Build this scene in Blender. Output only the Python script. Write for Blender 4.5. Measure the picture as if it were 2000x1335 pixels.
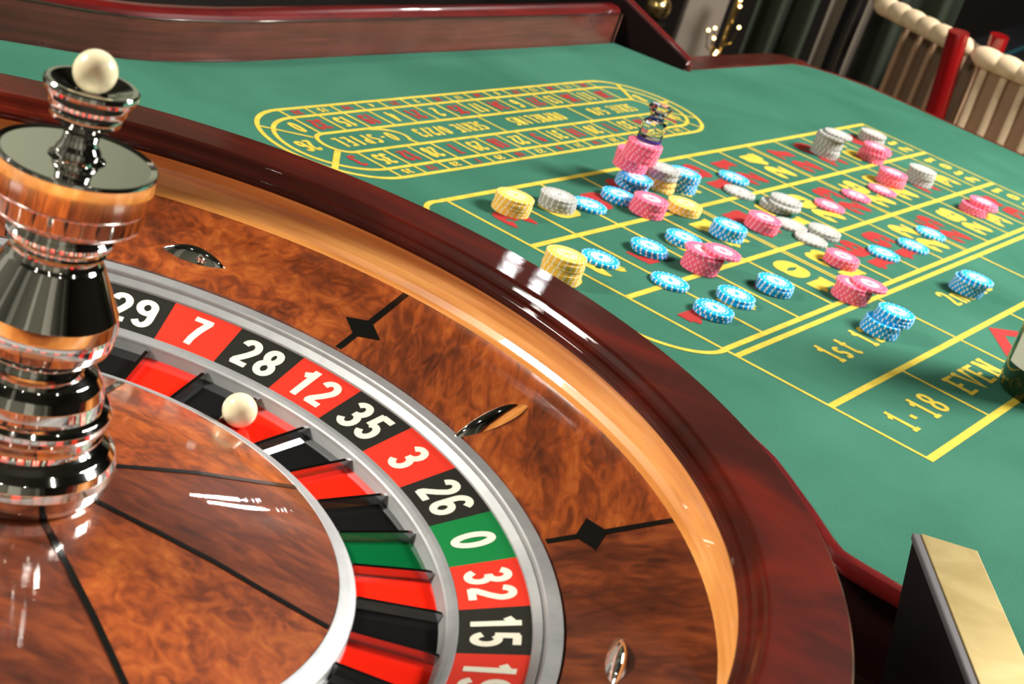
import bpy, bmesh, math, random
from mathutils import Vector, Matrix
R = math.radians
random.seed(7)
for o in list(bpy.data.objects): bpy.data.objects.remove(o)
scene = bpy.context.scene
C = scene.collection
FZ = 0.78            # height of the felt
WZ = 0.88            # height of the wheel's number ring

# ------------------------------------------------------------------ camera
cam_d = bpy.data.cameras.new('camera'); cam = bpy.data.objects.new('camera', cam_d); C.objects.link(cam)
cam_d.sensor_fit = 'HORIZONTAL'; cam_d.sensor_width = 36.0; cam_d.lens = 36.0 * 3326.93 / 2000.0
rot = Matrix(((0.9530540046526355, -0.2962803276366519, -0.06249825334433329),
              (0.05687686462132524, 0.37789031112242955, -0.9241016908493571),
              (0.2974106361353301, 0.8771641124757166, 0.37700137041961357)))
cam.matrix_world = Matrix.Translation((0.150944, -0.672959, 0.415985 + WZ)) @ rot.to_4x4()
cam_d.clip_start = 0.02
cam_d.dof.use_dof = True; cam_d.dof.focus_distance = 1.13; cam_d.dof.aperture_fstop = 19.0
scene.camera = cam

# ------------------------------------------------------------------ world, lights, exposure
world = bpy.data.worlds.new('world'); scene.world = world; world.use_nodes = True
bg = world.node_tree.nodes['Background']; bg.inputs[0].default_value = (0.9, 0.88, 0.8, 1); bg.inputs[1].default_value = 0.03
scene.view_settings.view_transform = 'Standard'; scene.view_settings.look = 'None'
scene.view_settings.exposure = 0.0; scene.view_settings.gamma = 1.0
try: scene.view_settings.use_curve_mapping = False
except Exception: pass

def area(name, loc, target, sx, sy, power, col):
    l = bpy.data.lights.new(name, 'AREA'); l.shape = 'RECTANGLE'; l.size = sx; l.size_y = sy
    l.energy = power; l.color = col
    o = bpy.data.objects.new(name, l); C.objects.link(o); o.location = loc
    o.rotation_euler = (Vector(target) - Vector(loc)).to_track_quat('-Z', 'Y').to_euler()
    return o
area('window_light', (2.10, 1.42, 2.42), (0.5, 1.0, 0.8), 0.80, 0.80, 168, (1.0, 0.97, 0.92))
area('wheel_lamp', (-1.25, .20, 1.92), (0.15, 0.0, 0.9), 0.34, 0.34, 42, (1.0, 0.94, 0.84))
for lx, lz, lp in ((0.40, 2.30, 2.2), (0.50, 2.31, 1.5)):
    area('wall_lamp', (lx, 4.1, lz), (0.2, 0.2, 0.9), 0.035, 0.045, lp, (1.0, 0.98, 0.95))
area('added_wall_fill', (-1.9, 4.3, 3.45), (-1.9, 6.0, 2.9), 0.12, 0.5, 34, (1.0, 0.97, 0.9))  # added fill on the upper wall panel, so the chrome reflects it
for k, (lx, ly, lz, lp) in enumerate(((-1.9, .7, 3.5, 7), (-1.1, -2.0, 3.5, 3.5), (.3, -2.2, 3.5, 3.5), (1.5, -1.9, 3.5, 3.5), (2.4, -.6, 3.5, 6), (2.9, 3.3, 3.5, 16))):  # last entry is an added light to brighten the curtains
    area('ceiling_spot', (lx, ly, lz), (lx * .8, ly * .8, 0), 0.09, 0.09, lp, (1.0, 0.93, 0.82))

# ------------------------------------------------------------------ materials
def mat(name, col, rough=0.5, metal=0.0, coat=0.0, trans=0.0, ior=1.5, spec=0.5, coat_rough=0.03):
    m = bpy.data.materials.new(name); m.use_nodes = True
    b = m.node_tree.nodes['Principled BSDF']
    b.inputs['Base Color'].default_value = (*col, 1); b.inputs['Roughness'].default_value = rough
    b.inputs['Metallic'].default_value = metal; b.inputs['Coat Weight'].default_value = coat
    b.inputs['Coat Roughness'].default_value = coat_rough
    b.inputs['Transmission Weight'].default_value = trans; b.inputs['IOR'].default_value = ior
    b.inputs['Specular IOR Level'].default_value = spec
    return m
def nodes(m): return m.node_tree.nodes, m.node_tree.links, m.node_tree.nodes['Principled BSDF']
def noise_ramp(m, stops, scale=(1, 1, 1), nscale=5, detail=6, dist=0.0, rough=0.6, coords='Object', rot=(0, 0, 0), bump=0.0, warp=0.0):
    n, l, b = nodes(m)
    tc = n.new('ShaderNodeTexCoord'); mp = n.new('ShaderNodeMapping'); mp.inputs['Scale'].default_value = scale
    mp.inputs['Rotation'].default_value = rot
    nz = n.new('ShaderNodeTexNoise'); nz.inputs['Scale'].default_value = nscale; nz.inputs['Detail'].default_value = detail
    nz.inputs['Roughness'].default_value = rough; nz.inputs['Distortion'].default_value = dist
    cr = n.new('ShaderNodeValToRGB')
    e = cr.color_ramp.elements
    while len(e) < len(stops): e.new(0.5)
    for i, (p, c) in enumerate(stops): e[i].position = p; e[i].color = (*c, 1)
    l.new(tc.outputs[coords], mp.inputs[0]); l.new(mp.outputs[0], nz.inputs[0]); l.new(nz.outputs['Fac'], cr.inputs[0])
    l.new(cr.outputs[0], b.inputs['Base Color'])
    if bump:
        bp = n.new('ShaderNodeBump'); bp.inputs['Strength'].default_value = bump; bp.inputs['Distance'].default_value = 0.001
        l.new(nz.outputs['Fac'], bp.inputs['Height']); l.new(bp.outputs[0], b.inputs['Normal'])
    return cr, nz, mp
M = {}
M['mahogany'] = mat('mahogany', (0.06, 0.008, 0.004), 0.4, coat=1.0, coat_rough=0.02)
noise_ramp(M['mahogany'], [(0.3, (0.036, 0.004, 0.002)), (0.55, (0.085, 0.008, 0.004)), (0.75, (0.15, 0.014, 0.006))], (1, 1, 3), 6, 6, 1.5)
M['mahogany_red'] = mat('mahogany_red', (0.16, 0.006, 0.004), 0.3, coat=1.0, coat_rough=0.03)
noise_ramp(M['mahogany_red'], [(0.3, (0.06, 0.003, 0.003)), (0.7, (0.13, 0.006, 0.005))], (1, 1, 6), 9, 5, 1.0)
M['mahogany_board'] = mat('mahogany_board', (0.09, 0.025, 0.015), 0.45, coat=0.15, coat_rough=0.2, spec=0.2)
noise_ramp(M['mahogany_board'], [(0.3, (0.11, 0.030, 0.02)), (0.6, (0.22, 0.055, 0.036)), (0.75, (0.30, 0.085, 0.06))], (1.2, 1, 30), 5, 6, 0.6)
M['dark_wood'] = mat('dark_wood', (0.012, 0.003, 0.003), 0.3, coat=0.4)
noise_ramp(M['dark_wood'], [(0.35, (0.008, 0.002, 0.002)), (0.7, (0.02, 0.004, 0.003))], (1, 1, 5), 7, 5, 0.6)

M['matte_wood'] = mat('matte_wood', (0.012, 0.004, 0.004), 0.7, spec=0.1)
def ring_wood(name, stops, a_sc, r_sc, nscale, dist, coat=1.0):
    # grain that runs round the wheel's axis
    m = mat(name, (0.5, 0.3, 0.1), 0.42, coat=coat, coat_rough=0.025)
    n, l, b = nodes(m)
    tc = n.new('ShaderNodeTexCoord'); sp = n.new('ShaderNodeSeparateXYZ'); l.new(tc.outputs['Object'], sp.inputs[0])
    at = n.new('ShaderNodeMath'); at.operation = 'ARCTAN2'; l.new(sp.outputs[1], at.inputs[0]); l.new(sp.outputs[0], at.inputs[1])
    ln = n.new('ShaderNodeVectorMath'); ln.operation = 'LENGTH'; l.new(tc.outputs['Object'], ln.inputs[0])
    cb = n.new('ShaderNodeCombineXYZ')
    ma = n.new('ShaderNodeMath'); ma.operation = 'MULTIPLY'; ma.inputs[1].default_value = a_sc; l.new(at.outputs[0], ma.inputs[0])
    mr = n.new('ShaderNodeMath'); mr.operation = 'MULTIPLY'; mr.inputs[1].default_value = r_sc; l.new(ln.outputs['Value'], mr.inputs[0])
    mz = n.new('ShaderNodeMath'); mz.operation = 'MULTIPLY'; mz.inputs[1].default_value = r_sc; l.new(sp.outputs[2], mz.inputs[0])
    l.new(ma.outputs[0], cb.inputs[0]); l.new(mr.outputs[0], cb.inputs[1]); l.new(mz.outputs[0], cb.inputs[2])
    nz = n.new('ShaderNodeTexNoise'); nz.inputs['Scale'].default_value = nscale; nz.inputs['Detail'].default_value = 6; nz.inputs['Distortion'].default_value = dist
    l.new(cb.outputs[0], nz.inputs[0])
    cr = n.new('ShaderNodeValToRGB'); e = cr.color_ramp.elements
    while len(e) < len(stops): e.new(0.5)
    for i, (p, c) in enumerate(stops): e[i].position = p; e[i].color = (*c, 1)
    l.new(nz.outputs['Fac'], cr.inputs[0]); l.new(cr.outputs[0], b.inputs['Base Color'])
    return m
def grooves(m, strength, freq=2600.0):
    # fine polishing marks that run round the wheel's axis
    n, l, b = nodes(m)
    tc = n.new('ShaderNodeTexCoord'); sp = n.new('ShaderNodeSeparateXYZ'); l.new(tc.outputs['Object'], sp.inputs[0])
    cb = n.new('ShaderNodeCombineXYZ'); l.new(sp.outputs[0], cb.inputs[0]); l.new(sp.outputs[1], cb.inputs[1])
    ln = n.new('ShaderNodeVectorMath'); ln.operation = 'LENGTH'; l.new(cb.outputs[0], ln.inputs[0])
    nz = n.new('ShaderNodeTexNoise'); nz.noise_dimensions = '1D'; nz.inputs['Scale'].default_value = freq; nz.inputs['Detail'].default_value = 1
    l.new(ln.outputs['Value'], nz.inputs['W'])
    bp = n.new('ShaderNodeBump'); bp.inputs['Strength'].default_value = 1.0; bp.inputs['Distance'].default_value = strength
    l.new(nz.outputs['Fac'], bp.inputs['Height']); l.new(bp.outputs[0], b.inputs['Coat Normal'])
M['beech'] = ring_wood('beech', [(0.3, (0.56, 0.20, 0.034)), (0.5, (0.74, 0.30, 0.065)), (0.7, (0.84, 0.40, 0.11))], 2.5, 90, 1.4, 0.4)
def burl(name, stops, scale, rot, nscale=22):
    m = mat(name, (0.3, 0.06, 0.02), 0.38, coat=1.0, coat_rough=0.015)
    n, l, b = nodes(m)
    tc = n.new('ShaderNodeTexCoord'); mp = n.new('ShaderNodeMapping'); mp.inputs['Scale'].default_value = scale; mp.inputs['Rotation'].default_value = rot
    n1 = n.new('ShaderNodeTexNoise'); n1.inputs['Scale'].default_value = nscale; n1.inputs['Detail'].default_value = 7; n1.inputs['Roughness'].default_value = 0.62; n1.inputs['Distortion'].default_value = 0.9
    n2 = n.new('ShaderNodeTexNoise'); n2.inputs['Scale'].default_value = nscale * 3.7; n2.inputs['Detail'].default_value = 4; n2.inputs['Distortion'].default_value = 1.6
    mx = n.new('ShaderNodeMath'); mx.operation = 'MULTIPLY_ADD'; mx.inputs[1].default_value = 0.38
    sc = n.new('ShaderNodeMath'); sc.operation = 'MULTIPLY'; sc.inputs[1].default_value = 0.62
    l.new(tc.outputs['Object'], mp.inputs[0]); l.new(mp.outputs[0], n1.inputs[0]); l.new(mp.outputs[0], n2.inputs[0])
    l.new(n1.outputs['Fac'], sc.inputs[0]); l.new(n2.outputs['Fac'], mx.inputs[0]); l.new(sc.outputs[0], mx.inputs[2])
    cr = n.new('ShaderNodeValToRGB'); e = cr.color_ramp.elements
    while len(e) < len(stops): e.new(0.5)
    for i, (p, c) in enumerate(stops): e[i].position = p; e[i].color = (*c, 1)
    l.new(mx.outputs[0], cr.inputs[0]); l.new(cr.outputs[0], b.inputs['Base Color'])
    return m
BS = [(0.36, (0.085, 0.018, 0.005)), (0.46, (0.20, 0.038, 0.008)), (0.54, (0.36, 0.072, 0.012)), (0.68, (0.58, 0.16, 0.026))]
BD = [(0.36, (0.06, 0.013, 0.005)), (0.47, (0.13, 0.026, 0.008)), (0.56, (0.22, 0.046, 0.012)), (0.7, (0.36, 0.09, 0.02))]
M['burl_a'] = burl('burl_a', BS, (1, 1, 1), (0, 0, 0.3))
M['burl_b'] = burl('burl_b', BS, (2.6, 0.8, 1), (0, 0, 0.9), 14)
M['burl_c'] = burl('burl_c', BD, (0.9, 2.2, 1), (0, 0, 0.25), 13)
M['rim_mahogany'] = mat('rim_mahogany', (0.06, 0.008, 0.004), 0.5, coat=0.5, coat_rough=0.015, spec=0.05)
noise_ramp(M['rim_mahogany'], [(0.36, (0.026, 0.0034, 0.0016)), (0.52, (0.046, 0.005, 0.002)), (0.70, (0.10, 0.0075, 0.002))], (1.2, 2.2, 2), 4.0, 6, 1.4)
for k_, g_ in (('burl_a', .000014), ('burl_b', .000014), ('burl_c', .000014), ('rim_mahogany', .000028)):
    grooves(M[k_], g_)
for k_ in ('burl_a', 'burl_b', 'burl_c'): M[k_].node_tree.nodes['Principled BSDF'].inputs['Coat IOR'].default_value = 2.2
M['black_inlay'] = mat('black_inlay', (0.006, 0.006, 0.005), 0.25, coat=0.7)
M['aluminium'] = mat('aluminium', (0.44, 0.45, 0.45), 0.58, 0.7)
M['aluminium'].node_tree.nodes['Principled BSDF'].inputs['Roughness'].default_value = 0.56
noise_ramp(M['aluminium'], [(0.3, (0.34, 0.35, 0.36)), (0.7, (0.44, 0.45, 0.45))], (1, 1, 1), 40, 5, 0.5)
M['bright_metal'] = mat('bright_metal', (0.50, 0.50, 0.53), 0.13, 1.0)
M['chrome'] = mat('chrome', (0.86, 0.84, 0.80), 0.05, 1.0)
M['tile_red'] = mat('tile_red', (0.72, 0.035, 0.018), 0.35)
M['tile_black'] = mat('tile_black', (0.018, 0.018, 0.014), 0.35)
M['tile_green'] = mat('tile_green', (0.005, 0.19, 0.045), 0.35)
M['numeral_cream'] = mat('numeral_cream', (0.80, 0.77, 0.62), 0.5)
M['pocket_red'] = mat('pocket_red', (0.88, 0.018, 0.006), 0.12, coat=0.6)
M['pocket_black'] = mat('pocket_black', (0.008, 0.008, 0.008), 0.08, coat=0.6)
M['pocket_green'] = mat('pocket_green', (0.002, 0.11, 0.03), 0.1, coat=0.6)
M['ivory'] = mat('ivory', (0.90, 0.81, 0.54), 0.22, coat=0.6)
bi = M['ivory'].node_tree.nodes['Principled BSDF']; bi.inputs['Subsurface Weight'].default_value = 0.25; bi.inputs['Subsurface Scale'].default_value = 0.006
M['yellow_print'] = mat('yellow_print', (0.80, 0.62, 0.045), 0.85, spec=0.2)
noise_ramp(M['yellow_print'], [(0.35, (0.45, 0.34, 0.035)), (0.65, (0.57, 0.43, 0.05))], (1, 1, 1), 60, 4)
M['red_print'] = mat('red_print', (0.32, 0.02, 0.018), 0.85, spec=0.2)
M['white_glaze'] = mat('white_glaze', (0.8, 0.8, 0.78), 0.5)
M['felt'] = mat('felt', (0.03, 0.24, 0.15), 0.95, spec=0.15)
def felt_nodes(m):
    n, l, b = nodes(m)
    tc = n.new('ShaderNodeTexCoord')
    n1 = n.new('ShaderNodeTexNoise'); n1.inputs['Scale'].default_value = 5.5; n1.inputs['Detail'].default_value = 5; n1.inputs['Distortion'].default_value = 0.5
    n2 = n.new('ShaderNodeTexNoise'); n2.inputs['Scale'].default_value = 900; n2.inputs['Detail'].default_value = 2
    cr = n.new('ShaderNodeValToRGB'); e = cr.color_ramp.elements
    e[0].position = 0.32; e[0].color = (0.016, 0.097, 0.058, 1); e[1].position = 0.72; e[1].color = (0.032, 0.138, 0.090, 1)
    c2 = n.new('ShaderNodeValToRGB'); e = c2.color_ramp.elements
    e[0].position = 0.3; e[0].color = (0.78, 0.78, 0.78, 1); e[1].position = 0.7; e[1].color = (1.15, 1.15, 1.15, 1)
    mx = n.new('ShaderNodeMix'); mx.data_type = 'RGBA'; mx.blend_type = 'MULTIPLY'; mx.inputs[0].default_value = 1
    l.new(tc.outputs['Object'], n1.inputs[0]); l.new(tc.outputs['Object'], n2.inputs[0])
    l.new(n1.outputs['Fac'], cr.inputs[0]); l.new(n2.outputs['Fac'], c2.inputs[0])
    l.new(cr.outputs[0], mx.inputs['A']); l.new(c2.outputs[0], mx.inputs['B']); l.new(mx.outputs['Result'], b.inputs['Base Color'])
    bp = n.new('ShaderNodeBump'); bp.inputs['Strength'].default_value = 0.35; bp.inputs['Distance'].default_value = 0.0006
    l.new(n2.outputs['Fac'], bp.inputs['Height']); l.new(bp.outputs[0], b.inputs['Normal'])
    b.inputs['Sheen Weight'].default_value = 0.05; b.inputs['Sheen Roughness'].default_value = 0.5; b.inputs['Sheen Tint'].default_value = (0.5, 0.8, 0.65, 1)
felt_nodes(M['felt'])
M['plexi'] = mat('plexi', (0.97, 0.95, 0.95), 0.03, trans=1.0, ior=1.35)
def scuffs(m):
    n, l, b = nodes(m)
    tc = n.new('ShaderNodeTexCoord'); nz = n.new('ShaderNodeTexNoise'); nz.inputs['Scale'].default_value = 9; nz.inputs['Detail'].default_value = 6
    mr = n.new('ShaderNodeMapRange'); mr.inputs['From Min'].default_value = 0.45; mr.inputs['From Max'].default_value = 0.7
    mr.inputs['To Min'].default_value = 0.02; mr.inputs['To Max'].default_value = 0.28
    l.new(tc.outputs['Object'], nz.inputs[0]); l.new(nz.outputs['Fac'], mr.inputs['Value']); l.new(mr.outputs[0], b.inputs['Roughness'])
scuffs(M['plexi'])
CHIPC = {'blue': ((0.0, 0.34, 0.76), (0.50, 0.68, 0.80)), 'pink': ((0.90, 0.11, 0.21), (0.95, 0.52, 0.57)),
         'yellow': ((0.88, 0.50, 0.07), (0.92, 0.66, 0.34)), 'grey': ((0.34, 0.34, 0.32), (0.55, 0.55, 0.52))}
for k, (a, b_) in CHIPC.items():
    M['chip_' + k] = mat('chip_' + k, a, 0.5, spec=0.3)
    M['chip_label_' + k] = mat('chip_label_' + k, b_, 0.4)
    noise_ramp(M['chip_label_' + k], [(0.38, tuple(x * 0.55 for x in b_)), (0.5, b_), (0.7, tuple(min(1, x * 1.3) for x in b_))], (1, 1, 1), 260, 3, 1.0)
M['chip_white'] = mat('chip_white', (0.86, 0.86, 0.84), 0.45)
M['chip_cream'] = mat('chip_cream', (0.86, 0.78, 0.55), 0.45)
M['chip_pinkish'] = mat('chip_pinkish', (0.95, 0.40, 0.46), 0.5, spec=0.3)
M['chip_pale'] = mat('chip_pale', (0.66, 0.66, 0.62), 0.45)
M['brass'] = mat('brass', (0.62, 0.43, 0.15), 0.38, 0.85)
noise_ramp(M['brass'], [(0.3, (0.46, 0.34, 0.13)), (0.7, (0.64, 0.50, 0.23))], (1, 1, 1), 18, 5, 1.0)
M['black_lacquer'] = mat('black_lacquer', (0.006, 0.006, 0.007), 0.3)
M['grey_bevel'] = mat('grey_bevel', (0.09, 0.085, 0.09), 0.45)
M['bottle_glass'] = mat('bottle_glass', (0.006, 0.016, 0.004), 0.03, coat=0.5)
M['paper_label'] = mat('paper_label', (0.62, 0.62, 0.50), 0.6)
M['label_print'] = mat('label_print', (0.30, 0.31, 0.24), 0.6)
M['crystal'] = mat('crystal', (0.97, 0.97, 1.0), 0.0, trans=1.0, ior=1.5)
M['violet_base'] = mat('violet_base', (0.03, 0.02, 0.16), 0.15, coat=0.5)
M['red_lacquer'] = mat('red_lacquer', (0.22, 0.004, 0.005), 0.2, coat=1.0)
M['cream_fabric'] = mat('cream_fabric', (0.6, 0.45, 0.28), 0.85)
noise_ramp(M['cream_fabric'], [(0.3, (0.54, 0.40, 0.24)), (0.7, (0.68, 0.52, 0.34))], (1, 1, 1), 40, 4)
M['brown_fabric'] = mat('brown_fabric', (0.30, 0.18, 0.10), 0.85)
M['shaded_brown_fabric'] = mat('shaded_brown_fabric', (0.12, 0.075, 0.045), 0.9)  # brown darkened to carry the shade on the second chair's panel
M['wall_paint'] = mat('wall_paint', (0.018, 0.012, 0.009), 0.8)
noise_ramp(M['wall_paint'], [(0.3, (0.014, 0.009, 0.007)), (0.7, (0.026, 0.018, 0.013))], (1, 1, 1), 2, 3)
M['side_paint'] = mat('side_paint', (0.20, 0.20, 0.155), 0.8)
M['reflection_strip_paint'] = mat('reflection_strip_paint', (0.55, 0.54, 0.46), 0.7)
M['ceiling_paint'] = mat('ceiling_paint', (0.07, 0.065, 0.05), 0.8)
M['panel_paint'] = mat('panel_paint', (0.27, 0.29, 0.21), 0.8)
M['carpet'] = mat('carpet', (0.02, 0.014, 0.01), 0.95)
noise_ramp(M['carpet'], [(0.3, (0.012, 0.008, 0.007)), (0.7, (0.03, 0.02, 0.014))], (1, 1, 1), 30, 4)
M['panel_grey'] = mat('panel_grey', (0.30, 0.24, 0.19), 0.7)
M['curtain_green'] = mat('curtain_green', (0.10, 0.12, 0.08), 0.8)
M['curtain_tan'] = mat('curtain_tan', (0.40, 0.33, 0.25), 0.8)
M['gold'] = mat('gold', (0.75, 0.55, 0.22), 0.22, 1.0)
M['bulb'] = mat('bulb', (1, 0.8, 0.5), 0.5)
bb = M['bulb'].node_tree.nodes['Principled BSDF']; bb.inputs['Emission Color'].default_value = (1, 0.74, 0.36, 1); bb.inputs['Emission Strength'].default_value = 5.0
M['black_cloth'] = mat('black_cloth', (0.006, 0.006, 0.008), 0.8, spec=0.15)
M['teal_line'] = mat('teal_line', (0.0, 0.05, 0.06), 0.6)

# ------------------------------------------------------------------ mesh helpers
def link(name, bm, m, parent=None, smooth=False, normals=True):
    me = bpy.data.meshes.new(name)
    if normals: bmesh.ops.recalc_face_normals(bm, faces=bm.faces)
    bm.to_mesh(me); bm.free()
    ms = m if isinstance(m, (list, tuple)) else [m]
    for x in ms: me.materials.append(x)
    if smooth:
        for p in me.polygons: p.use_smooth = True
        try: me.set_sharp_from_angle(angle=R(38))
        except Exception: pass
    o = bpy.data.objects.new(name, me); C.objects.link(o)
    if parent: o.parent = parent
    return o
def empty(name, loc=(0, 0, 0), rz=0.0, parent=None):
    o = bpy.data.objects.new(name, None); C.objects.link(o); o.location = loc; o.rotation_euler = (0, 0, rz)
    o.empty_display_size = 0.05
    if parent: o.parent = parent
    return o
def tag(o, label=None, cat=None, group=None, kind=None):
    if label: o['label'] = label
    if cat: o['category'] = cat
    if group: o['group'] = group
    if kind: o['kind'] = kind
    return o
def lathe(bm, prof, a0=0.0, a1=360.0, n=128, closed=False, mi=0):
    full = abs(a1 - a0 - 360) < 1e-6
    pr = [prof[0]]
    for (r0, z0), (r1, z1) in zip(prof, prof[1:]):
        L = math.hypot(r1 - r0, z1 - z0)
        if L > .0018 and n > 60:
            for t in (.00035 / L, 1 - .00035 / L): pr.append((r0 + (r1 - r0) * t, z0 + (z1 - z0) * t))
        pr.append((r1, z1))
    prof = pr
    cols = []
    for i in range(n if full else n + 1):
        a = R(a0 + (a1 - a0) * i / n)
        cols.append([bm.verts.new((r * math.cos(a), r * math.sin(a), z)) for r, z in prof])
    m = len(prof)
    rng = range(n)
    for i in rng:
        A, B = cols[i], cols[(i + 1) % len(cols)]
        for j in range(m if closed else m - 1):
            k = (j + 1) % m
            try: f = bm.faces.new((A[j], B[j], B[k], A[k])); f.material_index = mi
            except Exception: pass
    if not full and closed:
        for cset in (cols[0], cols[-1]):
            try: bm.faces.new(cset)
            except Exception: pass
    return cols
def box(bm, cx, cy, cz, sx, sy, sz, mi=0, rz=0.0, bev=0.0):
    r = bmesh.ops.create_cube(bm, size=1.0)
    vs = r['verts']
    bmesh.ops.scale(bm, vec=(sx, sy, sz), verts=vs)
    if bev:
        es = list({e for v in vs for e in v.link_edges})
        q = bmesh.ops.bevel(bm, geom=es, offset=bev, segments=2, affect='EDGES', profile=0.5)
        vs = list({v for f in q['faces'] for v in f.verts} | {v for v in vs if v.is_valid})
    if rz: bmesh.ops.rotate(bm, cent=(0, 0, 0), matrix=Matrix.Rotation(rz, 3, 'Z'), verts=vs)
    bmesh.ops.translate(bm, vec=(cx, cy, cz), verts=vs)
    for f in {f for v in vs for f in v.link_faces}: f.material_index = mi
ZC_ = [0]
def ribbon(bm, pts, w, z, close=False, mi=0, h=0.0, T=None):
    """flat stroke of width w (number or function of unit direction) following 2-D points"""
    P = [Vector(p) for p in pts]; n = len(P)
    ZC_[0] += 1; z = z + (ZC_[0] % 37) * 4e-6
    L, Rr = [], []
    for i in range(n):
        if close: a, b_ = P[i - 1], P[(i + 1) % n]
        else: a, b_ = P[max(i - 1, 0)], P[min(i + 1, n - 1)]
        d1 = (P[i] - a); d2 = (b_ - P[i])
        if d1.length < 1e-9: d1 = d2
        if d2.length < 1e-9: d2 = d1
        d1 = d1.normalized(); d2 = d2.normalized()
        t = (d1 + d2)
        t = t.normalized() if t.length > 1e-6 else d1
        k = max(0.5, t.dot(d1))
        ww = w(t) if callable(w) else w
        nrm = Vector((-t.y, t.x)) * (ww / 2 / k)
        L.append(P[i] + nrm); Rr.append(P[i] - nrm)
    f = T or (lambda x, y: (x, y))
    vl = [bm.verts.new((*f(v.x, v.y), z)) for v in L]; vr = [bm.verts.new((*f(v.x, v.y), z)) for v in Rr]
    for i in range(n if close else n - 1):
        j = (i + 1) % n
        try: q = bm.faces.new((vr[i], vr[j], vl[j], vl[i])); q.material_index = mi
        except Exception: pass
def arc(cx, cy, rx, ry, a0, a1, n=14):
    return [(cx + rx * math.cos(R(a0 + (a1 - a0) * i / n)), cy + ry * math.sin(R(a0 + (a1 - a0) * i / n))) for i in range(n + 1)]
def prism(bm, poly, z0, z1, mi=0):
    lo = [bm.verts.new((x, y, z0)) for x, y in poly]; hi = [bm.verts.new((x, y, z1)) for x, y in poly]
    f = [bm.faces.new(hi), bm.faces.new(lo[::-1])]
    n = len(poly)
    for i in range(n): f.append(bm.faces.new((lo[i], lo[(i + 1) % n], hi[(i + 1) % n], hi[i])))
    for q in f: q.material_index = mi

# glyph centre lines in a box 0.6 wide and 1 high
G = {
 '0': [(arc(.3, .5, .205, .405, 0, 360, 28)[:-1], True)],
 '1': [([(.36, 0), (.36, 1)], False), ([(.38, .86), (.13, .72)], False)],
 '2': [(arc(.3, .70, .195, .21, 172, -28, 12) + [(.36, .42), (.15, .17), (.12, .05)], False), ([(.06, .085), (.53, .085)], False)],
 '3': [(arc(.285, .715, .19, .195, 160, -90, 14), False), (arc(.285, .295, .21, .215, 90, -160, 14), False), ([(.22, .51), (.33, .51)], False)],
 '4': [([(.40, 0), (.40, 1)], False), ([(.38, .95), (.08, .30)], False), ([(.03, .265), (.58, .265)], False)],
 '5': [([(.52, .915), (.14, .915)], False), ([(.16, .96), (.13, .48)], False), (arc(.29, .32, .205, .235, 135, -160, 16), False)],
 '6': [(arc(.3, .29, .2, .205, 0, 360, 22)[:-1], True), (arc(.31, .66, .21, .26, 28, 180, 9) + [(.10, .3)], False)],
 '7': [([(.05, .915), (.55, .915)], False), ([(.48, .93), (.33, .55), (.25, .25), (.23, 0)], False)],
 '8': [(arc(.3, .72, .165, .2, 0, 360, 20)[:-1], True), (arc(.3, .285, .2, .205, 0, 360, 22)[:-1], True)],
 '9': [(arc(.3, .71, .2, .205, 0, 360, 22)[:-1], True), (arc(.29, .34, .21, .26, -152, 0, 9) + [(.50, .7)], False)],
 'E': [([(.14, 0), (.14, 1)], False), ([(.08, .93), (.54, .93)], False), ([(.08, .07), (.54, .07)], False), ([(.1, .5), (.42, .5)], False)],
 'V': [([(.05, 1), (.3, .04), (.55, 1)], False)],
 'N': [([(.12, 0), (.12, 1)], False), ([(.5, 0), (.5, 1)], False), ([(.1, .98), (.52, .02)], False)],
 'S': [(arc(.31, .73, .19, .2, 30, 255, 12) + arc(.29, .28, .2, .21, 75, -150, 12), False)],
 'P': [([(.14, 0), (.14, 1)], False), (arc(.28, .72, .22, .2, 90, -90, 10), False), ([(.1, .92), (.28, .92)], False), ([(.1, .52), (.28, .52)], False)],
 'R': [([(.14, 0), (.14, 1)], False), (arc(.28, .73, .2, .19, 90, -90, 10), False), ([(.1, .92), (.28, .92)], False), ([(.1, .54), (.28, .54)], False), ([(.28, .54), (.52, 0)], False)],
 'I': [([(.3, 0), (.3, 1)], False)],
 'L': [([(.16, 0), (.16, 1)], False), ([(.1, .07), (.54, .07)], False)],
 'O': [(arc(.3, .5, .21, .42, 0, 360, 26)[:-1], True)],
 'H': [([(.13, 0), (.13, 1)], False), ([(.49, 0), (.49, 1)], False), ([(.13, .5), (.49, .5)], False)],
 's': [(arc(.3, .48, .15, .13, 30, 255, 10) + arc(.29, .2, .16, .14, 75, -150, 10), False)],
 't': [([(.28, .9), (.28, .15), (.36, .05), (.5, .08)], False), ([(.1, .62), (.5, .62)], False)],
 'n': [([(.14, 0), (.14, .66)], False), (arc(.3, .42, .18, .2, 170, 0, 8) + [(.48, 0)], False)],
 'd': [(arc(.28, .31, .18, .27, 0, 360, 18)[:-1], True), ([(.47, 0), (.47, 1)], False)],
 'r': [([(.14, 0), (.14, .66)], False), (arc(.33, .42, .19, .2, 170, 50, 6), False)],
 'D': [([(.14, 0), (.14, 1)], False), (arc(.24, .5, .28, .42, 90, -90, 14), False), ([(.08, .93), (.26, .93)], False), ([(.08, .07), (.26, .07)], False)],
 'o': [(arc(.3, .32, .2, .28, 0, 360, 18)[:-1], True)],
 '-': [([(.12, .45), (.48, .45)], False)],
 '.': [([(.18, .45), (.42, .45)], False)],
 '/': [([(.1, 0), (.5, 1)], False)],
}
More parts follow.
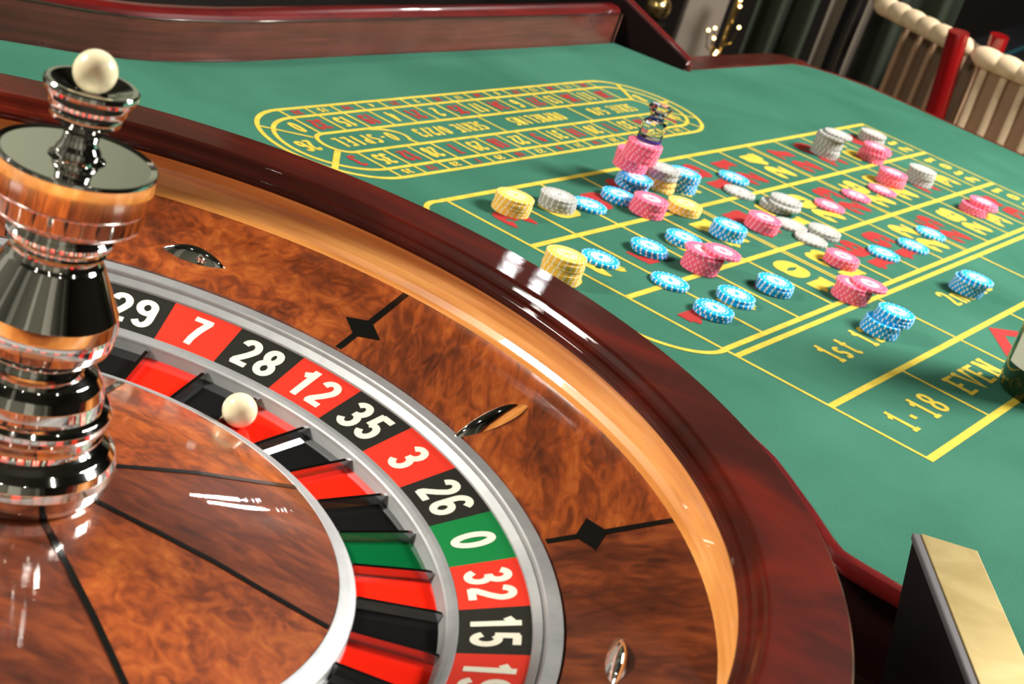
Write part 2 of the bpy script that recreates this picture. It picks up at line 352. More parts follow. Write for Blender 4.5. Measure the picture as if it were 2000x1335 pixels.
SERIF = {'1': [(.36, 0, .3)], '4': [(.40, 0, .26)], '7': [], 'E': [(.14, 0, .2), (.14, 1, .2)], 'V': [(.05, 1, .22), (.55, 1, .22)],
         'N': [(.12, 0, .22), (.12, 1, .2), (.5, 1, .22)], 'I': [(.3, 0, .3), (.3, 1, .3)], 'L': [(.16, 1, .24)], 'P': [(.14, 0, .26)],
         'R': [(.14, 0, .22)], 'H': [(.13, 0, .2), (.13, 1, .2), (.49, 0, .2), (.49, 1, .2)], 'n': [(.14, 0, .18), (.48, 0, .18)]}
def text(bm, s, x, y, w, h, adv, tk, tn, T, z, mi=0, serif=False, align='c', zf=None):
    """write s; w,h glyph size, adv advance, tk/tn thick and thin stroke widths (in metres)"""
    tot = adv * (len(s) - 1) + w
    x0 = x - tot / 2 if align == 'c' else x
    for i, ch in enumerate(s):
        if ch == ' ': continue
        gx = x0 + i * adv
        for pts, cl in G[ch]:
            P = [(gx + px / .6 * w, y + (py - .5) * h) for px, py in pts]
            ribbon(bm, P, (lambda t: tn + (tk - tn) * min(1, abs(t.y) * 1.15)) if tk != tn else tk, z, cl, mi, T=T)
        if serif:
            for px, py, sw in SERIF.get(ch, []):
                sy = y + (py - .5) * h + (tn * .6 if py < .5 else -tn * .6)
                cx = gx + px / .6 * w
                ribbon(bm, [(cx - sw / .6 * w / 2 * 1.2, sy), (cx + sw / .6 * w / 2 * 1.2, sy)], tn * 1.2, z, False, mi, T=T)

# ------------------------------------------------------------------ the room
def quad(name, vs, m, kind='structure'):
    bm = bmesh.new(); bm.faces.new([bm.verts.new(v) for v in vs]); return tag(link(name, bm, m, normals=False), kind=kind)
X0, X1, Y0, Y1, ZC = -3.2, 4.6, -3.2, 6.0, 3.7
def slab(name, a, b_, m, label, cat):
    bm = bmesh.new(); c = [(a[i] + b_[i]) / 2 for i in range(3)]; s = [abs(b_[i] - a[i]) for i in range(3)]
    box(bm, *c, *s); o = link(name, bm, m); tag(o, label, cat, kind='structure'); return o
slab('floor', (X0, Y0, -.1), (X1, Y1, 0), M['carpet'], 'dark brown carpet under the gaming tables', 'floor')
slab('ceiling', (X0, Y0, ZC), (X1, Y1, ZC + .1), M['ceiling_paint'], 'plain pale ceiling', 'ceiling')
slab('wall_back', (X0, Y1, 0), (X1, Y1 + .1, ZC), M['wall_paint'], 'dark wall behind the tables', 'wall')
slab('wall_front', (X0, Y0 - .1, 0), (X1, Y0, ZC), M['side_paint'], 'grey green wall behind the camera', 'wall')
slab('wall_left', (X0 - .1, Y0, 0), (X0, Y1, ZC), M['side_paint'], 'grey green wall on the left', 'wall')
slab('wall_right', (X1, Y0, 0), (X1 + .1, Y1, ZC), M['wall_paint'], 'dark wall on the right', 'wall')

n_ = 2
for cx_, hw_ in ((-2.2, .30), (-.35, .16), (1.35, .42), (3.4, .2)):  # unseen pale strips added to put bright stripes in the chrome
    slab('trim_%d' % n_, (cx_ - hw_, Y0, 0), (cx_ + hw_, Y0 + .12, ZC), M['reflection_strip_paint'], 'added pale strip behind the camera for reflections in the chrome', 'reflection strip'); n_ += 1
for cy_, hw_ in ((-1.9, .18), (.8, .5), (3.3, .2)):
    slab('trim_%d' % n_, (X0, cy_ - hw_, 0), (X0 + .12, cy_ + hw_, ZC), M['reflection_strip_paint'], 'added pale strip on the left wall for reflections in the chrome', 'reflection strip'); n_ += 1
slab('trim_1', (X0, Y1 - .06, 1.35), (-.75, Y1, ZC), M['panel_paint'], 'grey green painted upper part of the back wall', 'wall')
# ------------------------------------------------------------------ the roulette wheel
wheel = tag(empty('wooden_roulette', (0, 0, WZ)), 'large wooden roulette wheel with chrome turret, red and black numbered ring, beside the green table', 'roulette wheel')
TH0 = 85.7385; DA = 360.0 / 37        # angle of the 29 | 7 line and the step of one pocket
SEQ = [0, 32, 15, 19, 4, 21, 2, 25, 17, 34, 6, 27, 13, 36, 11, 30, 8, 23, 10, 5, 24, 16, 33, 1, 20, 14, 31, 9, 22, 18, 29, 7, 28, 12, 35, 3, 26]
REDS = {1, 3, 5, 7, 9, 12, 14, 16, 18, 19, 21, 23, 25, 27, 30, 32, 34, 36}
bm = bmesh.new()
lathe(bm, [(.26, -.165), (.30, -.165), (.345, -.12), (.366, -.06), (.3765, .0), (.3785, .04), (.3792, .058), (.3785, .0645), (.3778, .0676), (.3768, .0685),
           (.3400, .0690), (.3385, .0686), (.3372, .0676), (.3352, .0648), (.3335, .0632), (.3312, .0624), (.3293, .0606), (.3286, .0585), (.3292, .0565), (.332, .0555), (.3325, .0548)], n=256)
link('bowl_rim', bm, M['rim_mahogany'], wheel, True)
bm = bmesh.new()
lathe(bm, [(.3330, .0560), (.3352, .0520), (.3368, .0465), (.3368, .0410), (.3352, .0360), (.3325, .0325), (.3290, .0306)], n=256)
link('ball_track', bm, M['beech'], wheel, True)
# stator: eight veneer panels that meet at the diamond inlays
DIA = [18.7 + 45 * k for k in range(8)]
for k in range(8):
    bm = bmesh.new(); lathe(bm, [(.3292, .0307), (.30, .0203), (.2645, .0082), (.2645, .004)], DIA[k], DIA[k] + 45, 32)
    link('stator_panel', bm, M[['burl_b', 'burl_a', 'burl_c', 'burl_a'][k % 4] if k != 7 else 'burl_c'], wheel, True)
def sz(r): return .0307 + (r - .3292) * (.0307 - .0082) / (.3292 - .2645)
def on_stator(r, a, dz=0.0): return (r * math.cos(R(a)), r * math.sin(R(a)), sz(r) + dz)
for a in DIA:
    bm = bmesh.new()
    hw = .0021
    P = [(.2650, -hw), (.3288, -hw), (.3288, hw), (.2650, hw)]
    def q(poly, dz):
        vs = []
        for r, t in poly:
            p = on_stator(r, a, dz); vs.append(bm.verts.new((p[0] - t * math.sin(R(a)), p[1] + t * math.cos(R(a)), p[2])))
        bm.faces.new(vs)
    q(P, .00015); q([(.2790, 0), (.2855, -.0142), (.2955, 0), (.2890, .0142)], .0003)
    link('diamond_inlay', bm, M['black_inlay'], wheel)
# metal deflectors, alternately along and across
for k in range(8):
    a = 86.6 - 45 * k; radial = k % 2 == 1
    bm = bmesh.new(); n, m_ = 20, 10
    L_, w_, h_ = (.0245, .0058, .0085) if radial else (.0200, .0050, .0072)
    rings = []
    for i in range(n + 1):
        s_ = -1 + 2 * i / n; ww = w_ * (1 - s_ * s_) ** 0.8; hh = h_ * (1 - s_ * s_)
        row = []
        for j in range(m_ + 1):
            t = -1 + 2 * j / m_
            u_, v_ = s_ * L_, t * ww
            zz = hh * (1 - abs(t) ** 1.7)
            rc = .2840 if radial else .2868
            if radial: r_, tt = rc + u_, v_
            else: r_, tt = rc + v_ - (u_ * u_) / (2 * rc) * .9, u_
            p = on_stator(r_, a, zz - .0001)
            row.append(bm.verts.new((p[0] - tt * math.sin(R(a)), p[1] + tt * math.cos(R(a)), p[2])))
        rings.append(row)
    for i in range(n):
        for j in range(m_):
            bm.faces.new((rings[i][j], rings[i + 1][j], rings[i + 1][j + 1], rings[i][j + 1]))
    bmesh.ops.remove_doubles(bm, verts=bm.verts, dist=1e-6)
    link('deflector', bm, M['chrome'], wheel, True)
# rotor rings
bm = bmesh.new(); lathe(bm, [(.2640, .002), (.2636, .0066), (.2628, .0077), (.2560, .0068), (.2553, .0060), (.2546, .0030)], n=256)
link('outer_rotor_ring', bm, M['aluminium'], wheel, True)
bm = bmesh.new(); lathe(bm, [(.2548, .0000), (.2545, .0040), (.2538, .0044), (.2504, .0012), (.2500, -.0006)], n=256)
link('number_ring_edge', bm, M['aluminium'], wheel, True)
bm = bmesh.new(); lathe(bm, [(.2178, -.0118), (.2172, -.0106), (.2150, -.0112), (.2124, -.0124), (.2116, -.0132), (.2112, -.0150), (.2096, -.0200)], n=256)
link('pocket_outer_ring', bm, M['aluminium'], wheel, True)
bm = bmesh.new(); lathe(bm, [(.1690, -.0250), (.1686, -.0170), (.1676, -.0158), (.1650, -.0146), (.1610, -.0132), (.1596, -.0128), (.1590, -.0136)], n=256)
link('pocket_inner_ring', bm, M['aluminium'], wheel, True)
def tz(r): return -.0110 + (r - .2175) / (.25 - .2175) * .0110
for i, num in enumerate(SEQ):
    i29 = SEQ.index(29)
    aL = TH0 + DA - (i - i29) * DA; aR = aL - DA     # ring read clockwise
    col = 'green' if num == 0 else ('red' if num in REDS else 'black')
    bm = bmesh.new(); lathe(bm, [(.2176, tz(.2176) - .002), (.2176, tz(.2176)), (.2502, tz(.2502)), (.2502, tz(.2502) - .002)], aR, aL, 8)
    t_ = link('number_tile', bm, M['tile_' + col], wheel)
    bm = bmesh.new(); am = (aL + aR) / 2
    def T(x, y, am=am):
        r = .2340 + y; a = R(am) - x / .2340
        return r * math.cos(a), r * math.sin(a)
    s_ = str(num)
    text(bm, s_, 0, 0, .0126, .0230, .0148, .0043, .0038, T, 0)
    for v in bm.verts: v.co.z = tz(math.hypot(v.co.x, v.co.y)) + .00018
    link('numeral', bm, M['numeral_cream'], t_)
    bm = bmesh.new(); lathe(bm, [(.2100, -.0195), (.1685, -.0212)], aR, aL, 6)
    link('pocket_floor', bm, M['pocket_' + col], wheel)
    bm = bmesh.new(); a = R(aR); th = .0011
    for (r0, r1, z0, z1) in [(.1688, .2100, -.0215, -.0160)]:
        ca, sa = math.cos(a), math.sin(a); vs = []
        for r_, z_ in [(r0, z0), (r1, z0), (r1 + .0008, -.0150), (r1 - .003, -.0146), (r0, -.0163)]:
            for t in ((-th * (1.5 if z_ == z0 else 1)), th * (1.5 if z_ == z0 else 1)): vs.append(bm.verts.new((r_ * ca - t * sa, r_ * sa + t * ca, z_)))
        bm.faces.new(vs[0::2]); bm.faces.new(vs[1::2])
        for j in range(5):
            k2 = (j + 1) % 5; bm.faces.new((vs[2 * j], vs[2 * k2], vs[2 * k2 + 1], vs[2 * j + 1]))
    link('pocket_separator', bm, M['bright_metal'], wheel)
# cone: eight veneer panels, black inlay lines between them
CONE = [(.1592, -.0130), (.13, -.0068), (.10, .0000), (.07, .0050), (.045, .0088), (.03, .0105)]
def cz(r):
    for (r0, z0), (r1, z1) in zip(CONE, CONE[1:]):
        if r <= r0 and r >= r1: return z0 + (r0 - r) / (r0 - r1) * (z1 - z0)
    return CONE[-1][1]
for k in range(8):
    a = 40.0 + 45 * k
    bm = bmesh.new(); lathe(bm, CONE, a, a + 45, 24)
    link('cone_panel', bm, M[['burl_a', 'burl_c'][k % 2]], wheel, True)
    bm = bmesh.new(); prev = None
    for r in [.031, .045, .07, .10, .13, .159]:
        hw = .0017; ca, sa = math.cos(R(a)), math.sin(R(a)); z_ = cz(r) + .0004
        cur = [bm.verts.new((r * ca + hw * sa, r * sa - hw * ca, z_)), bm.verts.new((r * ca - hw * sa, r * sa + hw * ca, z_))]
        if prev: bm.faces.new((prev[0], cur[0], cur[1], prev[1]))
        prev = cur
    link('cone_inlay', bm, M['black_inlay'], wheel)
# chrome turret
bm = bmesh.new()
TP = [(.030, .0065), (.0385, .0068), (.0398, .0078), (.0392, .0092), (.0425, .0108), (.0450, .0150), (.0460, .0205), (.0455, .0245), (.0440, .0280), (.0410, .0312), (.0372, .0335), (.0352, .0350),
      (.0350, .0362), (.0372, .0375), (.0372, .0392), (.0352, .0402), (.0352, .0418), (.0380, .0432), (.0388, .0455), (.0386, .0480), (.0370, .0500), (.0345, .0510), (.0342, .0525), (.0335, .0570), (.0318, .0615), (.0290, .0655), (.0255, .0680),
      (.0230, .0690), (.0222, .0705), (.0228, .0722), (.0240, .0730), (.0246, .0745), (.0285, .0760), (.0312, .0790), (.0325, .0830), (.0329, .0870), (.0328, .0890), (.0318, .0950),
      (.0212, .1165), (.0200, .1180), (.0192, .1200), (.0202, .1215), (.0212, .1230), (.0205, .1242), (.0212, .1255), (.0228, .1275), (.0230, .1295), (.0215, .1312), (.0212, .1322), (.0240, .1335),
      (.0295, .1366), (.0320, .1384), (.0326, .1396), (.0329, .1470), (.0334, .1478), (.0340, .1482), (.0342, .1620), (.0340, .1630), (.0335, .1634), (.0326, .1632), (.0312, .1626),
           (.0120, .1626), (.0110, .1632), (.0095, .1640), (.0098, .1655), (.0092, .1668), (.0078, .1690), (.0074, .1715), (.0076, .1740), (.0088, .1765), (.0118, .1785), (.0146, .1800), (.0152, .1822), (.0150, .1835), (.0160, .1848), (.0164, .1862), (.0168, .1880),
      (.0190, .1912), (.0197, .1930), (.0196, .1948), (.0188, .1956), (.0170, .1955), (.0120, .1935), (.0100, .1925), (.0070, .1915)]
lathe(bm, TP, n=96)
turret = link('turret', bm, M['chrome'], wheel, True)
bm = bmesh.new(); bmesh.ops.create_uvsphere(bm, u_segments=32, v_segments=20, radius=.0092)
fin = link('finial', bm, M['ivory'], turret, True); fin.location = (0, 0, .2005); fin['label'] = 'ivory ball set in the chrome cup'

# ------------------------------------------------------------------ the ball in the pocket
bm = bmesh.new(); bmesh.ops.create_uvsphere(bm, u_segments=40, v_segments=24, radius=.0097)
ball = link('roulette_ball', bm, M['ivory'], None, True)
ball.location = (.1805 * math.cos(R(64.2)), .1805 * math.sin(R(64.2)), WZ - .0108)
tag(ball, 'ivory white roulette ball resting in a pocket below number 28', 'ball')

# ------------------------------------------------------------------ the gaming table (its own frame: x along the layout, y across)
PHI = 1.0313147663578055; OX, OY = 0.15215889, 0.88506502
table = tag(empty('roulette_table', (OX, OY, 0), PHI), 'green felt roulette table with mahogany rails and yellow printed betting layout', 'gaming table')
def LW(x, y): c, s = math.cos(PHI), math.sin(PHI); return (OX + c * x - s * y, OY + s * x + c * y)
near = [(-.300, .50), (-.262, .30), (-.215, .17), (-.155, .05), (-.118, -.08), (-.108, -.20), (-.112, -.32), (-.135, -.40), (-.160, -.448), (-.176, -.467), (-.2093, -.505), (-.236, -.533), (-.2450, -.545), (-.2465, -.56), (-.247, -.60), (-.249, -1.25)]
endr = [(1.20, -1.25), (1.30, -1.15), (1.35, -.95), (1.362, -.60), (1.3635, -.17), (1.3635, -.06), (1.368, .04), (1.368, .11), (1.350, .165), (1.325, .200), (1.290, .217)]
far = [(.9175, .228), (.8934, .3376), (.60, .3379), (.30, .3423), (.10, .3431), (.045, .3450), (.0, .3500), (-.0407, .3560), (-.0737, .3640), (-.1000, .3750), (-.1217, .3858), (-.1865, .4244), (-.30, .50)]
outline = near + endr + far[:-1]
bm = bmesh.new(); prism(bm, outline, FZ - .009, FZ)
link('felt_top', bm, M['felt'], table)
bm = bmesh.new(); prism(bm, [(x * .985 + .012, y * .985) for x, y in outline], FZ - .14, FZ - .0095)
link('table_apron', bm, M['dark_wood'], table)
def sweep(bm, path, sec, mi=0, close=False):
    """sweep a section (offset to the right of the path, height) along a 2-D path"""
    P = [Vector(p) for p in path]; rows = []
    for i, p in enumerate(P):
        a, b_ = P[max(i - 1, 0)], P[min(i + 1, len(P) - 1)]
        d1 = (p - a).normalized() if i > 0 else (b_ - p).normalized(); d2 = (b_ - p).normalized() if i < len(P) - 1 else d1
        t = (d1 + d2).normalized(); k = max(.5, t.dot(d1)); n = Vector((t.y, -t.x)) / k
        rows.append([bm.verts.new((p.x + n.x * s, p.y + n.y * s, z)) for s, z in sec])
    m = len(sec)
    for A, B in zip(rows, rows[1:]):
        for j in range(m): bm.faces.new((A[j], A[(j + 1) % m], B[(j + 1) % m], B[j]))
    bm.faces.new(rows[0]); bm.faces.new(rows[-1][::-1])
# rail round the wheel's side of the table and the player's rail
def bull(w, h, n=8): return [(w / 2 + w / 2 * math.cos(R(180 - 180 * i / n)), FZ + h * math.sin(R(180 * i / n)) + .0) for i in range(n + 1)] + [(w, FZ - .03), (0, FZ - .03)]
bm = bmesh.new(); sweep(bm, near, [(.0, FZ - .008), (.0, FZ + .003), (.002, FZ + .0045), (.0065, FZ + .0045), (.0092, FZ + .003), (.0105, FZ - .001), (.0105, FZ - .006), (.0085, FZ - .0095)]); link('wheel_side_rail', bm, M['mahogany_red'], table, True)
bm = bmesh.new(); sweep(bm, endr[1:] + [(.9175, .228)], [(0, FZ - .03), (0, FZ + .0005), (.006, FZ + .0015), (.012, FZ), (.016, FZ - .006), (.034, FZ - .010), (.036, FZ - .03)][::1]) 
# the sweep's right-hand side is outside for a path that runs clockwise seen from above, so flip for this one
bm.free()
bm = bmesh.new(); path = [(.9175, .228)] + endr[::-1][:-1]
sweep(bm, [(x, y) for x, y in path][::-1], [(0, FZ - .03), (0, FZ + .0005), (.004, FZ + .0015), (.010, FZ - .002), (.014, FZ - .010), (.015, FZ - .03)])
link('player_rail', bm, M['mahogany_red'], table, True)
bm = bmesh.new(); prism(bm, [(.921, .2285), (1.292, .2175), (1.330, .2005), (1.345, .222), (1.318, .252), (1.28, .262), (.935, .274)], FZ - .03, FZ + .0012)
link('end_ledge', bm, M['rim_mahogany'], table)
# raised back board with a bullnose cap and a clear screen in front of it
bpath = [(.8934, .3426), (.60, .3429), (.30, .3473), (.10, .3481), (.045, .3500), (.0, .3550), (-.0407, .3610), (-.0737, .3690), (-.1000, .3800), (-.1217, .3908), (-.1865, .4294), (-.30, .505), (-.42, .60)]
bm = bmesh.new(); sweep(bm, bpath, [(.004, FZ - .02), (.004, FZ + .042), (.022, FZ + .042), (.022, FZ - .02)])
link('back_board', bm, M['mahogany_board'], table)
bm = bmesh.new(); sweep(bm, bpath, [(.003, FZ + .0415), (.0015, FZ + .0445), (.003, FZ + .0485), (.008, FZ + .0515), (.020, FZ + .0525), (.030, FZ + .050), (.034, FZ + .046), (.035, FZ + .0415)])
link('board_cap', bm, M['mahogany_red'], table, True)
bm = bmesh.new(); sweep(bm, bpath, [(-.0035, FZ + .0006), (-.0035, FZ + .0445), (.0, FZ + .0445), (.0, FZ + .0006)])
link('clear_screen', bm, M['plexi'], table)
# the board steps down to the ledge at its end
def side(name, p0, p1, h0, h1, th, m, z=FZ, lo=-.03):
    bm = bmesh.new(); d = (Vector(p1) - Vector(p0)).normalized(); n = Vector((-d.y, d.x)) * th
    N_ = 10; rows = []
    for i in range(N_ + 1):
        t = i / N_; q_ = Vector(p0).lerp(Vector(p1), t); h = h0 + (h1 - h0) * (t ** .95)
        rows.append([bm.verts.new((q_.x, q_.y, z + lo)), bm.verts.new((q_.x, q_.y, z + h)), bm.verts.new((q_.x + n.x, q_.y + n.y, z + h)), bm.verts.new((q_.x + n.x, q_.y + n.y, z + lo))])
    for A, B in zip(rows, rows[1:]):
        for j in range(4): bm.faces.new((A[j], A[(j + 1) % 4], B[(j + 1) % 4], B[j]))
    bm.faces.new(rows[0]); bm.faces.new(rows[-1][::-1]); return link(name, bm, m, table)
side('end_board', (.8960, .385), (.9185, .2290), .078, .014, .016, M['matte_wood'])
bm = bmesh.new()
for i in range(12):
    pass
bm.free()
def capbar(name, p0, p1, h0, h1, r, m):
    bm = bmesh.new(); A = Vector((*p0, FZ + h0)); B = Vector((*p1, FZ + h1))
    pts = [A.lerp(B, i / 10) for i in range(11)]
    pts += [B + Vector((.0010, -.0016, -.005)), Vector((B.x + .001, B.y - .0016, FZ - .02))]
    tube(bm, pts, r); return link(name, bm, m, table, True)
def tube(bm, pts, r, n=10, mi=0):
    rows = []; P = [Vector(p) for p in pts]
    for i, p in enumerate(P):
        t = (P[min(i + 1, len(P) - 1)] - P[max(i - 1, 0)]).normalized()
        up = Vector((0, 0, 1)) if abs(t.z) < .9 else Vector((0, 1, 0))
        a = t.cross(up).normalized(); b_ = t.cross(a)
        rr = r(i / (len(P) - 1)) if callable(r) else r
        rows.append([bm.verts.new(p + (a * math.cos(2 * math.pi * j / n) + b_ * math.sin(2 * math.pi * j / n)) * rr) for j in range(n)])
    for A, B in zip(rows, rows[1:]):
        for j in range(n):
            f = bm.faces.new((A[j], A[(j + 1) % n], B[(j + 1) % n], B[j])); f.material_index = mi
    for f in (bm.faces.new(rows[0]), bm.faces.new(rows[-1][::-1])): f.material_index = mi
capbar('end_board_cap', (.9040, .386), (.9265, .2290), .078, .014, .0058, M['mahogany_red'])
# platform under the wheel, table legs
bm = bmesh.new()
wx, wy = -.83753, -.3241
plat = [(wx - .5, wy - .55), (wx + .55, wy - .98), (-.262, -1.25), (-.262, -.57), (-.27, -.545), (-.19, -.46), (-.15, -.40), (-.128, -.32), (-.124, -.20), (-.134, -.08), (-.17, .05), (-.23, .17), (-.278, .30), (-.316, .50), (wx - .5, wy + .6)]
prism(bm, plat, WZ - .215, WZ - .166)
link('wheel_platform', bm, M['dark_wood'], table)
for x, y in [(-.75, -.1), (-.75, -.75), (1.2, -1.0), (1.22, .05), (-.1, -1.05), (.3, .2)]:
    bm = bmesh.new(); top = WZ - .215 if x < -.2 else FZ - .14
    for v in lathe(bm, [(.0, 0), (.045, 0), (.05, .03), (.032, .08), (.04, .3), (.05, .5), (.035, .55), (.05, top), (.0, top)], n=20): pass
    o = link('table_leg', bm, M['dark_wood'], table, True); o.location = (x, y, 0)

# ------------------------------------------------------------------ the print on the felt
A_ = 0.0845617; B_ = [0, -.10427, -.21321, -.31707, -.42569, -.52072]; XE = 12 * A_ + .07337
yb, rb = bmesh.new(), bmesh.new()
ZP = FZ + .0003
def ln(a, b_, w): ribbon(yb, [a, b_], w, ZP)
TN, TK = .0042, .0068
for k, y in enumerate(B_[:4]):
    if k == 3:
        ln((-.001, y - .001), (XE, y - .001), .0062); ln((-.001, y - .0135), (XE, y - .0135), .0062)
    else: ln((0, y), (XE, y), TK)
ln((0, B_[4]), (12 * A_, B_[4]), TK); ln((0, B_[5]), (12 * A_, B_[5]), .0078)
for i in range(13):
    x = i * A_
    if i in (4, 8):
        ln((x - .0032, 0), (x - .0032, B_[3]), .0034); ln((x + .0032, 0), (x + .0032, B_[3]), .0034)
    else: ln((x, 0), (x, B_[3]), TN)
    if i in (0, 12): ln((x, B_[3]), (x, B_[5] - .0039), TN)
    elif i in (4, 8): ln((x, B_[3] - .014), (x, B_[5]), TN)
    elif i in (2, 6, 10): ln((x, B_[4]), (x, B_[5]), TN)
ln((XE, .0034), (XE, B_[3] - .0165), TN)
ZX = -.074
ribbon(yb, [(0, .001)] + arc(-.018, -.028, .034, .029, 75, 180, 10) + [(-.064, -.12), (-.068, -.20)] + arc(-.004, -.240, .064, .079, 188, 270, 12) + [(0, -.3185)], .0058, ZP)
# grid numbers: reading towards +y, tops towards -x
def TG(cx, cy): return lambda x, y: (cx - y, cy + x)
for i in range(12):
    for k in range(3):
        num = 3 * i + 3 - k; cx = (i + .5) * A_; cy = (B_[k] + B_[k + 1]) / 2 - .002
        bmx = bmesh.new()
        s_ = str(num)
        text(bmx, s_, 0, 0, .033, .043, .0385, .0160, .0068, TG(cx, cy), ZP, serif=True)
        link('printed_number', bmx, M['red_print' if num in REDS else 'yellow_print'], table, normals=False)
text(yb, '0', 0, 0, .034, .05, .036, .0135, .006, TG(-.036, -.16), ZP)
for k in range(3):
    text(yb, '2to1', 0, 0, .0165, .034, .0222, .0074, .0042, TG(12 * A_ + .0367, (B_[k] + B_[k + 1]) / 2), ZP, serif=True)
TL = lambda x, y: (x, y)
def word(s, cx, cy, w, h, adv, tk=.0060, tn=.0034, b=None, T=TL): text(b or yb, s, cx, cy, w, h, adv, tk, tn, T, ZP, serif=True)
for k, s_ in enumerate(['1st 12', '2nd 12', '3rd 12']):
    word(s_, A_ * (2 + 4 * k), -.3725, .0175, .033, .0212)
def dash(cx, cy): ribbon(yb, [(cx - .0035, cy), (cx + .0035, cy)], .0065, ZP)
word('1 18', A_ + .003, -.4750, .021, .034, .0275); dash(A_ - .0125, -.4775)
word('EVEN', 3 * A_ - .001, -.4745, .0245, .033, .0290, .0068, .0038)
word('19 36', 11 * A_, -.4750, .021, .034, .0245); dash(11 * A_, -.4775)
word('ODD', 9 * A_, -.4745, .024, .031, .029)
dcx, dcy = 5 * A_, -.4735
rd = bmesh.new()
ribbon(rd, [(dcx - .050, dcy), (dcx, dcy - .033), (dcx + .050, dcy), (dcx, dcy + .033)], .016, ZP, True)
link('red_diamond', rd, M['red_print'], table, normals=False)
dcx = 7 * A_
ribbon(yb, [(dcx - .050, dcy), (dcx, dcy - .033), (dcx + .050, dcy), (dcx, dcy + .033)], .007, ZP, True)
# racetrack
RC = .1375; XR = 15 * .0415
def stadium(rad_l, rad_r, yt, yb_, w):
    P = arc(0, RC, rad_l, (yt - yb_) / 2, 90, 270, 24) + arc(XR + .006, RC, rad_r, (yt - yb_) / 2, -90, 90, 24)
    ribbon(yb, P, w, ZP, True)
stadium(.082, .088, .2215, .0535, .0052); stadium(.070, .068, .2015, .0740, .0050); stadium(.0225, .024, .1595, .1140, .0050)
top = [32, 15, 19, 4, 21, 2, 25, 17, 34, 6, 27, 13, 36, 11, 30]; bot = [35, 12, 28, 7, 29, 18, 22, 9, 31, 14, 20, 1, 33, 16, 24]
for i in range(16):
    x = i * .0415
    ln((x, .1595), (x, .2215), .0036); ln((x, .1140), (x, .0535), .0036)
def TR(cx, cy): return lambda x, y: (cx - x, cy - y)
for i in range(15):
    cx = (i + .5) * .0415
    for num, cy, cs in ((top[i], .1805, .2115), (bot[i], .0940, .0638)):
        bb_ = bmesh.new()
        text(bb_, str(num), 0, 0, .0100, .024, .0118, .0048, .0032, TR(cx, cy), ZP)
        text(bb_, str(num), 0, 0, .0066, .0090, .0080, .0030, .0024, TR(cx, cs), ZP)
        link('track_number', bb_, M['red_print' if num in REDS else 'yellow_print'], table, normals=False)
def rad(cx, a, r0, r1, w): ln((cx + r0 * math.cos(R(a)), RC + r0 * math.sin(R(a))), (cx + r1 * math.cos(R(a)), RC + r1 * math.sin(R(a))), w)
rad(0, 139, .026, .083, .0036); rad(0, 217, .026, .083, .0066)
for a, w in ((52, .0062), (2, .0062), (-36, .0036), (-64, .0036)): rad(XR + .004, a, .026, .084, w)
for cx, num, a, r in ((0, 0, 112, .045), (0, 26, 178, .046), (0, 3, 245, .044), (XR, 8, 27, .047), (XR, 23, -17, .047), (XR, 10, -50, .046), (XR, 5, -78, .044)):
    bb_ = bmesh.new()
    text(bb_, str(num), 0, 0, .0108, .025, .0124, .0048, .0032, TR(cx + r * math.cos(R(a)), RC + r * math.sin(R(a))), ZP)
    link('track_number', bb_, M['red_print' if num in REDS else 'yellow_print'], table, normals=False)
ribbon(yb, [(.074, .1590)] + arc(.074, .1365, .036, .0215, 80, -30, 12) + [(.109, .1145)], .0046, ZP)
ln((.2785, .1595), (.2785, .1140), .0036); ln((.4728, .1595), (.4728, .1140), .0036)
for s_, cx, adv in (('0-SPIEL', .045, .0143), ('SERIE 0/2/3', .197, .0118), ('ORPHELINS', .375, .0130), ('SERIE 5/8', .555, .0122)):
    text(yb, s_, 0, 0, .0100, .0215, adv, .0044, .0030, TR(cx, .1375), ZP, serif=False)
link('yellow_printing', yb, M['yellow_print'], table, normals=False)
rb.free()

